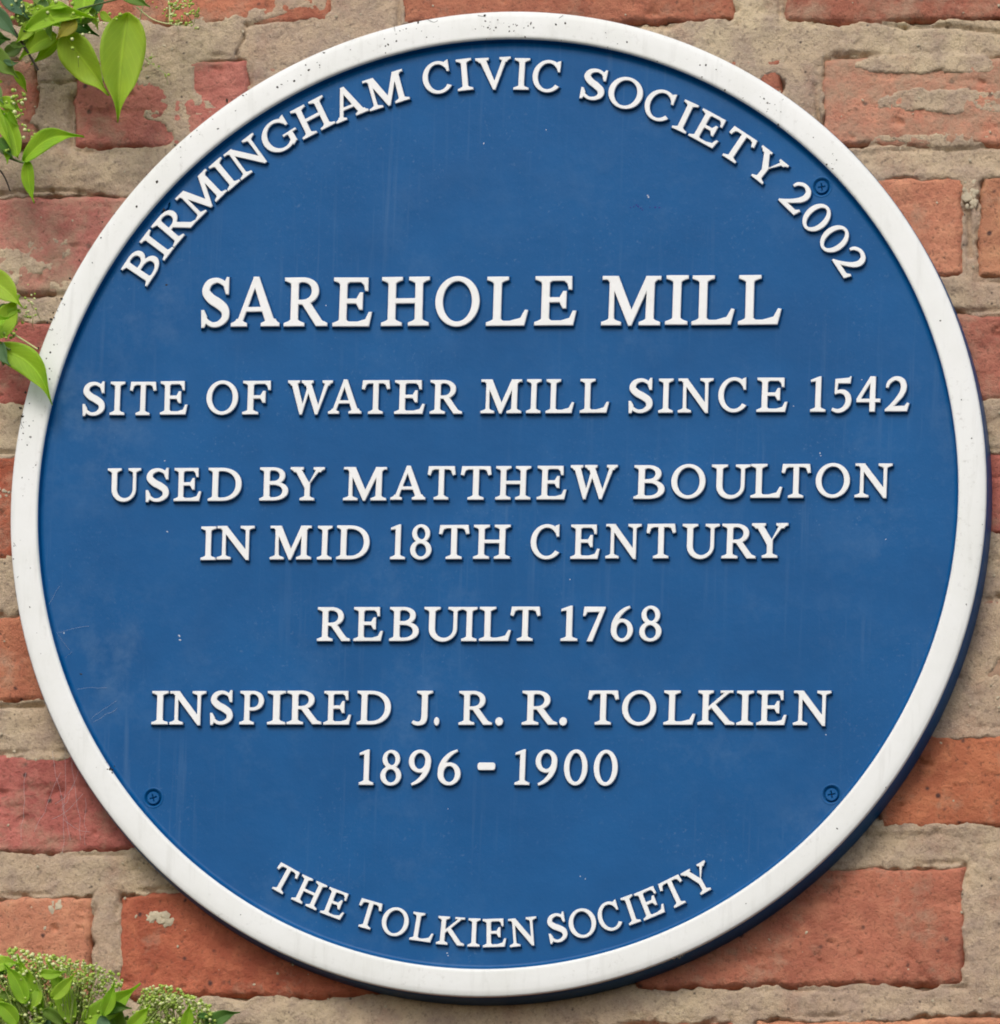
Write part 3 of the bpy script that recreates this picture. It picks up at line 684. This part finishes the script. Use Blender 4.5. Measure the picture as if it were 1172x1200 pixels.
# grime specks and chips on rim and field
SPK = [(568, 19, 2), (562, 20, 1.2), (597, 37, 1.6), (606, 30, 1.6), (607, 20, 1), (629, 22, 1.2), (615, 24, 1), (630, 40, 1.2), (640, 28, 1), (636, 42, 1.2), (655, 25, 1), (658, 32, 1.4), (463, 42, .8), (452, 62, 1), (452, 54, 1.2), (490, 27, 1.4), (380, 62, 1.3), (266, 118, 1.6), (285, 112, 1),
 (205, 170, 1.2), (184, 213, 1.6), (160, 242, 1.4), (120, 260, 1), (93, 305, 1), (82, 326, 1.4), (60, 374, 1.6), (59, 413, 1.3), (58, 432, 1), (30, 460, 1.4), (24, 478, 1.5), (35, 512, 1.2), (27, 488, 1.2), (42, 545, 1), (26, 560, 1.4), (705, 33, 1.4), (712, 32, 1), (723, 43, 1), (757, 61, 1.2),
 (763, 66, 1.2), (846, 79, 1.3), (850, 105, 1.4), (871, 115, 1.8), (903, 117, 1.8), (908, 123, 2), (915, 119, 1.5), (905, 128, 1.6), (895, 112, 1.5), (900, 121, 2), (912, 146, 1.2), (886, 101, 1.6), (975, 180, 1.6), (976, 186, 1.4), (976, 198, 1.8), (1038, 247, 1.6), (1039, 252, 1.6), (829, 74, 1.2),
 (129, 901, 1.8), (127, 905, 1.2), (113, 910, 1), (98, 888, 1), (189, 1004, 1.1), (80, 843, 1.2), (981, 971, 1), (796, 1122, 2), (790, 1124, 1.2), (800, 1120, 1.2), (345, 95, 1.6), (1060, 288, .8), (1000, 222, .9), (930, 140, 1), (118, 284, 1), (72, 350, 1.2), (45, 408, 1.2), (148, 247, .8),
 (325, 102, 1.4), (330, 99, 1), (311, 104, 1), (367, 159, 1.4), (378, 153, 1), (384, 150, 1.2), (195, 334, 1.2), (186, 238, 2), (192, 246, 1.6), (735, 92, .8), (95, 790, 1.2), (17, 640, 1.2), (16, 655, 1)]
pts = []
for x, y, r in SPK:
    rad = math.hypot(x-584, y-591); on = rad > 541
    hh = (HRI+(HRO-HRI)*min(1, max(0, (rad-541)/30))) if on else HF
    pts.append((x, y, hh-.0001, r*.00060, .55, 0))
rr = random.Random(88)
for (cx, cy, sx, sy, n_) in ((600, 30, 60, 10, 26), (715, 38, 16, 8, 10), (905, 117, 16, 12, 26), (470, 44, 50, 8, 10), (370, 72, 40, 14, 8), (975, 188, 8, 16, 6), (235, 148, 30, 26, 10), (60, 400, 12, 40, 14), (28, 490, 8, 40, 12), (125, 905, 8, 8, 6), (838, 80, 24, 12, 8)):
    for k in range(n_):
        x = rr.gauss(cx, sx*.6); y = rr.gauss(cy, sy*.6)
        if 543 < math.hypot(x-584, y-591) < 570: pts.append((x, y, HRI-.0004, rr.uniform(.0002, .00075), .8, 0))
rr = random.Random(8)
for k in range(120):
    a_ = rr.gauss(-.2, 1.1); rad = rr.uniform(545, 568)   # mostly along the top of the rim
    pts.append((584+rad*math.sin(a_), 591-rad*math.cos(a_), HRI-.0004, rr.uniform(.00018, .0006)*rr.uniform(.6, 1), .9, 0))
CH = [(760, 231, 1.4), (759, 229, 1), (210, 745, 1.6), (211, 750, 1.6), (961, 531, 1), (962, 534, 1), (1038, 632, .9), (567, 168, 1), (345, 102, 2), (340, 106, 1.6), (352, 97, 1.6), (330, 108, 1.5), (321, 117, 1.2), (668, 679, 1), (196, 623, 1.2), (193, 540, .9), (525, 1120, 1), (524, 1117, .9), (680, 1027, .8), (686, 1030, .8), (525, 948, .7), (968, 861, 1), (382, 358, .9), (75, 742, 1.2), (1010, 445, .8), (640, 152, .8), (930, 476, .9)]
for x, y, r in CH: pts.append((x, y, HF if math.hypot(x-584, y-591) < 530 else HRI-.002, r*.00040, .25, 1))
for (x, y, r) in [(739, 243, 1.2), (743, 242, 1.2), (746, 240, 1.2), (748, 242, 1.4), (751, 244, 1.3), (753, 246, 1.2), (762, 243, 1), (768, 243, 1.4), (773, 243, 1.4)]: pts.append((x, y, HF, r*.00042, .15, 2))
sp = link('grime_specks', blob_mesh(pts, [M_DARK, M_CHIP, M_INK], 9, 1), plq); sp['kind'] = 'stuff'

def tube_bm(bm, pts, rads, seg=6, mt=0):
    rings = []
    for i, p in enumerate(pts):
        a_ = pts[max(0, i-1)]; b = pts[min(len(pts)-1, i+1)]; d = (b-a_).normalized()
        u = d.cross(Vector((0.3, 1, 0.2))).normalized(); v = d.cross(u)
        r = rads[i] if isinstance(rads, (list, tuple)) else rads
        rings.append([bm.verts.new(p+(u*math.cos(2*PI*k/seg)+v*math.sin(2*PI*k/seg))*r) for k in range(seg)])
    for A, B in zip(rings[:-1], rings[1:]):
        for k in range(seg):
            f = bm.faces.new((A[k], A[(k+1) % seg], B[(k+1) % seg], B[k])); f.smooth = True; f.material_index = mt
def bm_obj(name, bm, mats, parent=None):
    bmesh.ops.recalc_face_normals(bm, faces=bm.faces)
    me = bpy.data.meshes.new(name); bm.to_mesh(me); bm.free()
    for m in mats: me.materials.append(m)
    return link(name, me, parent)
def U(px, py, h): return Vector(unproj(px, py, h))
# hairs and hairline cracks on the rim, all drawn as thin dark tubes
bm = bmesh.new()
for pl in ([(16, 636), (24, 648), (35, 661), (28, 669), (20, 677)], [(462, 30), (463, 40), (461, 50), (463, 57)], [(56, 385), (66, 388), (76, 382), (82, 384)], [(60, 395), (68, 398), (75, 392)], [(640, 41), (648, 33), (652, 24), (660, 18)], [(596, 42), (602, 33), (600, 26)], [(893, 119), (902, 113), (912, 121), (918, 116)], [(896, 106), (899, 117), (897, 128)], [(906, 110), (910, 124)], [(975, 172), (977, 184)], [(560, 18), (570, 20)], [(700, 30), (714, 34)], [(27, 484), (24, 494), (28, 502)], [(756, 58), (766, 68)], [(840, 84), (847, 78)], [(500, 22), (508, 26), (513, 24)], [(720, 46), (728, 38), (736, 42)]):
    q = smooth([(x, y, 0) for x, y in pl], 4)
    tube_bm(bm, [U(p.x, p.y, HRI-.0004) for p in q], .00012, 4)
hr_ = bm_obj('hair_and_crack', bm, [M_DARK], plq); hr_['kind'] = 'stuff'

# cobwebs spun between plaque edge and brick
bm = bmesh.new(); rr = random.Random(31)
WB = [((78, 872), (74, 1000)), ((82, 870), (96, 985)), ((70, 905), (40, 975)), ((92, 900), (72, 950)), ((60, 880), (84, 985)), ((98, 930), (60, 960)), ((75, 960), (105, 975)), ((30, 905), (24, 985)), ((100, 935), (100, 990)), ((86, 920), (64, 942))]
for (p, q) in WB:
    n = 9; P_ = []
    for k in range(n):
        t = k/(n-1); P_.append(U(p[0]+(q[0]-p[0])*t+rr.uniform(-1.5, 1.5), p[1]+(q[1]-p[1])*t+4*math.sin(PI*t), .0025+.007*(1-t)))
    tube_bm(bm, P_, .00008, 4)
for k in range(7):
    y = rr.uniform(700, 905); ang = math.acos(max(-1, min(1, (y-588)/541))); xe = 581-541*math.sin(ang)
    x1 = xe+rr.uniform(8, 45); y1 = y+rr.uniform(-30, 30); P_ = []
    for j in range(7):
        t = j/6; P_.append(U(xe+4+(x1-xe)*t, y+(y1-y)*t+rr.uniform(-1, 1), HF+.0055*(1-t)**2+.0003))
    tube_bm(bm, P_, .00005, 3)
cw = bm_obj('cobweb', bm, [M_WEB]); cw['label'] = 'faint torn cobweb strands hanging off the lower left edge of the plaque'; cw['category'] = 'cobweb'; cw['kind'] = 'stuff'

# ------------------------------------------------------------------ plants hanging and growing in front of the wall
def leaf(parent, base, tip, wpx, h0, h1, mat=None, bend=.0, fold=.25, twist=0.0, shape=.42, curl=.0, side=1):
    """base/tip photo px, wpx full width px; h0,h1 distance from the wall"""
    B = U(base[0], base[1], h0); T = U(tip[0], tip[1], h1); d = T-B; L = d.length; d.normalize()
    nrm = Vector((0, -1, 0)); nrm = (nrm-d*nrm.dot(d)).normalized(); s_ = d.cross(nrm).normalized()
    nrm, s_ = nrm*math.cos(twist)+s_*math.sin(twist), s_*math.cos(twist)-nrm*math.sin(twist)
    W = wpx*.0005/2/max(.35, math.cos(twist)); ny, nx = 19, 11; V = []; UV = []
    lr = random.Random(int(base[0]*31+tip[1]*7))
    ph = lr.uniform(0, 6)
    for i in range(ny):
        t = i/(ny-1)
        w_ = W*(math.sin(PI*t**(.69 if shape < .45 else .9))**.85)*(1-.25*t) if 0 < t < 1 else W*.02
        if t > .62: w_ *= 1-.62*sstep(.62, .93, t)
        c = B+d*(L*t)+s_*(bend*L*math.sin(PI*t)*side)+nrm*(curl*L*math.sin(PI*t*.9))
        for j in range(nx):
            a_ = (j/(nx-1)-.5)*2
            wav = .03*L*math.sin(t*11+ph+a_*2)*abs(a_)**2*.5
            V.append(c+s_*(w_*a_)+nrm*(-fold*W*(1-abs(a_))*1.0+wav)); UV.append((j/(nx-1), t))
    F = [(i*nx+j, i*nx+j+1, (i+1)*nx+j+1, (i+1)*nx+j) for i in range(ny-1) for j in range(nx-1)]
    me = mesh_from('leaf', V, F, [mat or M_LEAF])
    ul = me.uv_layers.new(name='UVMap')
    for lp in me.loops: ul.data[lp.index].uv = UV[lp.vertex_index]
    o = link('leaf', me, parent)
    md = o.modifiers.new('thickness', 'SOLIDIFY'); md.thickness = .00022
    return o
def stemline(parent, pts, r0, r1, mat=None, name='stem'):
    q = smooth([(x, y, h*1000) for x, y, h in pts], 6)
    bm = bmesh.new(); P_ = [U(p.x, p.y, p.z/1000) for p in q]; n = len(P_)
    tube_bm(bm, P_, [r0+(r1-r0)*i/(n-1) for i in range(n)], 7)
    o = bm_obj(name, bm, [mat or M_STEM]); o.parent = parent; return o
def buds(parent, centres, seed, stalk_to=None, name='flower_bud_cluster'):
    """centres: (px, py, rx, ry, h, count, size px)"""
    rr = random.Random(seed); bm = bmesh.new()
    for (cx, cy, rx, ry, h, n, sz) in centres:
        for k in range(n):
            a_ = rr.uniform(0, 2*PI); q = math.sqrt(rr.random())
            x = cx+rx*q*math.cos(a_); y = cy+ry*q*math.sin(a_); hh = h+rr.uniform(-.006, .006)
            r = sz*.00027*rr.uniform(.55, 1.5); c = U(x, y, hh)
            v = bmesh.ops.create_icosphere(bm, subdivisions=1, radius=r)['verts']
            mt = 1 if rr.random() < .33 else 0
            for u in v:
                u.co = u.co+c
                for f in u.link_faces: f.material_index = mt; f.smooth = True
            if rr.random() < .10:
                if stalk_to: e = U(x+(stalk_to[0]-x)*.35+rr.uniform(-6, 6), y+(stalk_to[1]-y)*.35, hh-.006)
                else: e = U(x+rr.uniform(-7, 7), y+rr.uniform(6, 14), hh-.005)
                tube_bm(bm, [c, (c+e)/2+Vector((0, -.001, 0)), e], r*.28, 3, 2)
    me = bpy.data.meshes.new(name); bm.to_mesh(me); bm.free()
    for m in (M_BUD, M_BUDY, M_BUDR): me.materials.append(m)
    o = link(name, me, parent); o['kind'] = 'stuff'; return o

t1 = thing('climber_shoot', 'leafy green climber shoot hanging in front of the brick at the top left corner', 'climbing plant', U(-20, 10, .03))
t1m = Matrix.Translation(-t1.location)
def par(o, t):      # keep the mesh where it is while its parent sits at its own base
    o.matrix_parent_inverse = Matrix.Translation(t.location).inverted(); return o
def LF(t, *a, **k): return par(leaf(t, *a, **k), t)
def ST_(t, *a, **k): return par(stemline(t, *a, **k), t)
def BD(t, *a, **k): return par(buds(t, *a, **k), t)
ST_(t1, [(-25, -5, .03), (5, 22, .034), (22, 44, .034), (45, 82, .030)], .0011, .0007, M_STEMD)
ST_(t1, [(20, 42, .034), (50, 24, .038), (95, 10, .042), (150, -4, .044)], .0008, .0005)
ST_(t1, [(-15, 160, .03), (8, 183, .034), (32, 192, .036)], .0008, .0007)
ST_(t1, [(-12, 186, .028), (4, 205, .028), (12, 224, .026)], .0006, .0004, M_STEMD)
LF(t1, (150, 14), (138, 143), 55, .044, .034, fold=.35, curl=.05, twist=-.3, bend=.02)
LF(t1, (72, 40), (126, 112), 44, .040, .032, fold=.30, twist=.35)
LF(t1, (28, 34), (112, 21), 25, .044, .048, fold=.5, bend=-.12, curl=.03)
LF(t1, (60, 12), (116, 42), 26, .034, .030, M_LEAFD, fold=.3)
LF(t1, (66, 40), (22, 70), 26, .036, .032, fold=.3, bend=.1)
LF(t1, (70, 46), (36, 76), 16, .030, .024, fold=.2)
LF(t1, (88, 22), (66, 46), 22, .046, .046, M_LEAFY, fold=.2)
LF(t1, (100, -16), (94, 26), 30, .040, .044, fold=.3)
LF(t1, (118, -6), (106, 24), 16, .034, .032, M_LEAFB, fold=.3)
LF(t1, (-16, 56), (22, 92), 26, .040, .036, M_LEAFD, fold=.3)
LF(t1, (2, -12), (34, 22), 24, .038, .040, M_LEAFB, fold=.3)
LF(t1, (24, 42), (64, 2), 18, .030, .034, M_LEAFB, fold=.4)
LF(t1, (-10, 8), (20, 44), 20, .046, .044, M_LEAFB, fold=.3)
LF(t1, (50, 40), (20, 58), 12, .026, .022, M_LEAFD, fold=.3)
LF(t1, (-22, 44), (12, 46), 26, .018, .016, M_LEAFD, fold=.3)
LF(t1, (140, -10), (176, 8), 16, .038, .036, M_LEAFD, fold=.3)
LF(t1, (40, -14), (62, 16), 22, .028, .028, M_LEAFD, fold=.3)
LF(t1, (26, 188), (98, 160), 27, .040, .044, fold=.35, bend=-.16, curl=.04)
LF(t1, (32, 188), (40, 238), 17, .040, .034, fold=.4, bend=.06)
LF(t1, (20, 184), (-6, 120), 20, .038, .040, fold=.4, bend=.08)
LF(t1, (-14, 112), (14, 176), 15, .044, .042, fold=.5)
for c, q in (((112, 8), (104, 22)),): pass
BD(t1, [(18, 126, 14, 22, .034, 46, 3.6), (30, 156, 12, 12, .034, 14, 3.2), (8, 168, 10, 10, .034, 14, 3.2), (18, 16, 20, 20, .036, 34, 3.6), (110, 20, 40, 8, .045, 16, 3.2), (62, 8, 40, 10, .04, 20, 3.4), (92, 45, 14, 22, .046, 6, 3.0)], 3)
# fine flowering sprays
t2 = thing('flower_spray', 'thin pale flowering spray trailing from the top edge left of the plaque', 'flower spray', U(165, -8, .03))
ST_(t2, [(196, -10, .030), (199, 10, .028), (200, 28, .026), (214, 26, .026)], .0006, .00035, M_BUDY)
ST_(t2, [(160, 8, .030), (178, 22, .028), (198, 28, .026), (224, 30, .022)], .00045, .00025, M_BUDY)
ST_(t2, [(198, 28, .026), (206, 10, .026), (218, 4, .024)], .0004, .0002, M_BUDY)
ST_(t2, [(160, 46, .012), (168, 66, .012), (182, 78, .010), (196, 88, .008)], .00035, .0002, M_BUDY)
ST_(t2, [(168, 66, .012), (177, 72, .012), (178, 62, .010)], .0003, .0002, M_BUDY)
ST_(t2, [(176, -8, .03), (168, 4, .026), (160, 46, .012)], .0003, .0003, M_BUDY)
BD(t2, [(212, 14, 22, 16, .025, 70, 2.6), (206, 4, 28, 8, .025, 30, 2.8), (175, 74, 12, 12, .011, 10, 2.4), (194, 88, 4, 2, .009, 4, 2.4), (162, 62, 4, 14, .012, 6, 2.2), (228, 32, 6, 3, .02, 6, 2.2)], 5)
t3 = thing('leafy_sprig', 'bright green leafy sprig overlapping the left edge of the white rim', 'climbing plant', U(-20, 380, .03))
ST_(t3, [(-20, 372, .03), (10, 388, .034), (44, 409, .030)], .0007, .0004, M_BUDY)
ST_(t3, [(-20, 396, .03), (0, 404, .034), (12, 410, .036)], .0009, .0006)
LF(t3, (-8, 406), (61, 474), 36, .036, .030, fold=.35, bend=-.16, curl=.06)
LF(t3, (-22, 320), (26, 360), 34, .040, .044, fold=.3, bend=-.05)
LF(t3, (-12, 395), (22, 345), 34, .038, .040, fold=.35, bend=.05)
LF(t3, (-16, 380), (10, 372), 20, .044, .044, fold=.3)
BD(t3, [(26, 366, 20, 16, .03, 26, 2.6), (8, 386, 12, 12, .034, 24, 3.2), (30, 345, 12, 12, .026, 8, 2.4)], 7)
t4 = thing('flowering_shrub', 'shrub top with dense yellow green flower buds growing up at the bottom left corner', 'shrub', U(60, 1240, .04))
for (x, y) in ((10, 1140), (40, 1145), (70, 1150), (95, 1140), (125, 1150), (185, 1170), (215, 1178)):
    ST_(t4, [(80+(x-80)*.5, 1262, .03), (80+(x-80)*.75, 1215, .040), (x, y+14, .044)], .0009, .0005, M_BUDR)
BD(t4, [(22, 1150, 34, 40, .042, 330, 3.4), (72, 1158, 38, 38, .045, 420, 3.3), (112, 1168, 34, 36, .043, 260, 3.2), (60, 1195, 90, 34, .034, 420, 3.6), (15, 1190, 40, 30, .05, 130, 3.8)], 11, (70, 1290))
BD(t4, [(186, 1172, 24, 18, .040, 150, 3.2), (205, 1190, 46, 26, .042, 420, 3.3), (236, 1196, 22, 20, .040, 100, 3.1), (172, 1195, 16, 30, .04, 60, 3.0)], 12, (200, 1290))
LF(t4, (46, 1190), (20, 1118), 26, .048, .054, fold=.3)
LF(t4, (84, 1200), (54, 1124), 26, .050, .056, fold=.35, bend=.04)
LF(t4, (96, 1196), (164, 1152), 30, .050, .054, fold=.35, bend=.05)
LF(t4, (240, 1206), (281, 1186), 20, .046, .044, M_LEAFD, fold=.35, bend=-.1)
LF(t4, (118, 1172), (150, 1226), 34, .046, .044, M_LEAFD, fold=.3)
LF(t4, (100, 1236), (150, 1190), 40, .036, .036, M_LEAFD, fold=.3)
LF(t4, (10, 1240), (-6, 1150), 36, .030, .032, M_LEAFB, fold=.3)
LF(t4, (60, 1250), (64, 1176), 44, .026, .028, M_LEAF, fold=.3)
LF(t4, (20, 1250), (30, 1176), 44, .024, .026, M_LEAF, fold=.3)
LF(t4, (190, 1252), (196, 1186), 40, .026, .028, M_LEAF, fold=.3)
LF(t4, (212, 1252), (234, 1192), 36, .028, .030, M_LEAF, fold=.3)
LF(t4, (150, 1262), (176, 1196), 24, .028, .030, M_LEAFD, fold=.3)

# smaller leaves filling the corners
rr = random.Random(41)
def scatter_leaves(t, spots, seed):
    r_ = random.Random(seed)
    for (cx, cy, sx, sy, n_, ln, h0) in spots:
        for k in range(n_):
            x = cx+r_.uniform(-sx, sx); y = cy+r_.uniform(-sy, sy); a_ = r_.uniform(-.6, 3.3); L = ln*r_.uniform(.6, 1.25)
            hh = h0+r_.uniform(-.010, .010)
            LF(t, (x, y), (x+L*math.cos(a_), y+L*math.sin(a_)), L*r_.uniform(.38, .55), hh, hh+r_.uniform(-.008, .008), r_.choice((M_LEAF, M_LEAF, M_LEAF, M_LEAFD, M_LEAFB)), fold=r_.uniform(.2, .45), bend=r_.uniform(-.12, .12), curl=r_.uniform(0, .08), twist=r_.uniform(-.5, .5))
scatter_leaves(t1, [(25, 8, 34, 18, 12, 34, .030), (8, 75, 16, 26, 6, 26, .032), (4, 140, 12, 26, 8, 26, .034), (85, 6, 34, 12, 8, 30, .036)], 1)
scatter_leaves(t3, [(-2, 350, 10, 22, 5, 28, .030), (-4, 400, 10, 12, 3, 28, .028)], 2)
scatter_leaves(t4, [(20, 1160, 36, 24, 8, 40, .050), (80, 1180, 40, 14, 8, 40, .052), (200, 1196, 34, 8, 5, 28, .044)], 3)
BD(t4, [(10, 1140, 20, 24, .052, 110, 3.4), (50, 1132, 30, 14, .050, 130, 3.2), (95, 1140, 26, 16, .052, 110, 3.0), (130, 1152, 14, 14, .048, 50, 3.0), (190, 1166, 26, 12, .046, 80, 3.0)], 19, (80, 1300))

for b, t, w_, h_ in (((30, 1176), (4, 1128), 22, .056), ((60, 1170), (88, 1140), 18, .058), ((120, 1190), (134, 1150), 18, .056), ((20, 1200), (-8, 1172), 22, .058), ((150, 1204), (176, 1178), 18, .054), ((216, 1206), (222, 1176), 16, .052)):
    LF(t4, b, t, w_, h_, h_+.004, M_LEAF, fold=.35, bend=.06, curl=.04)
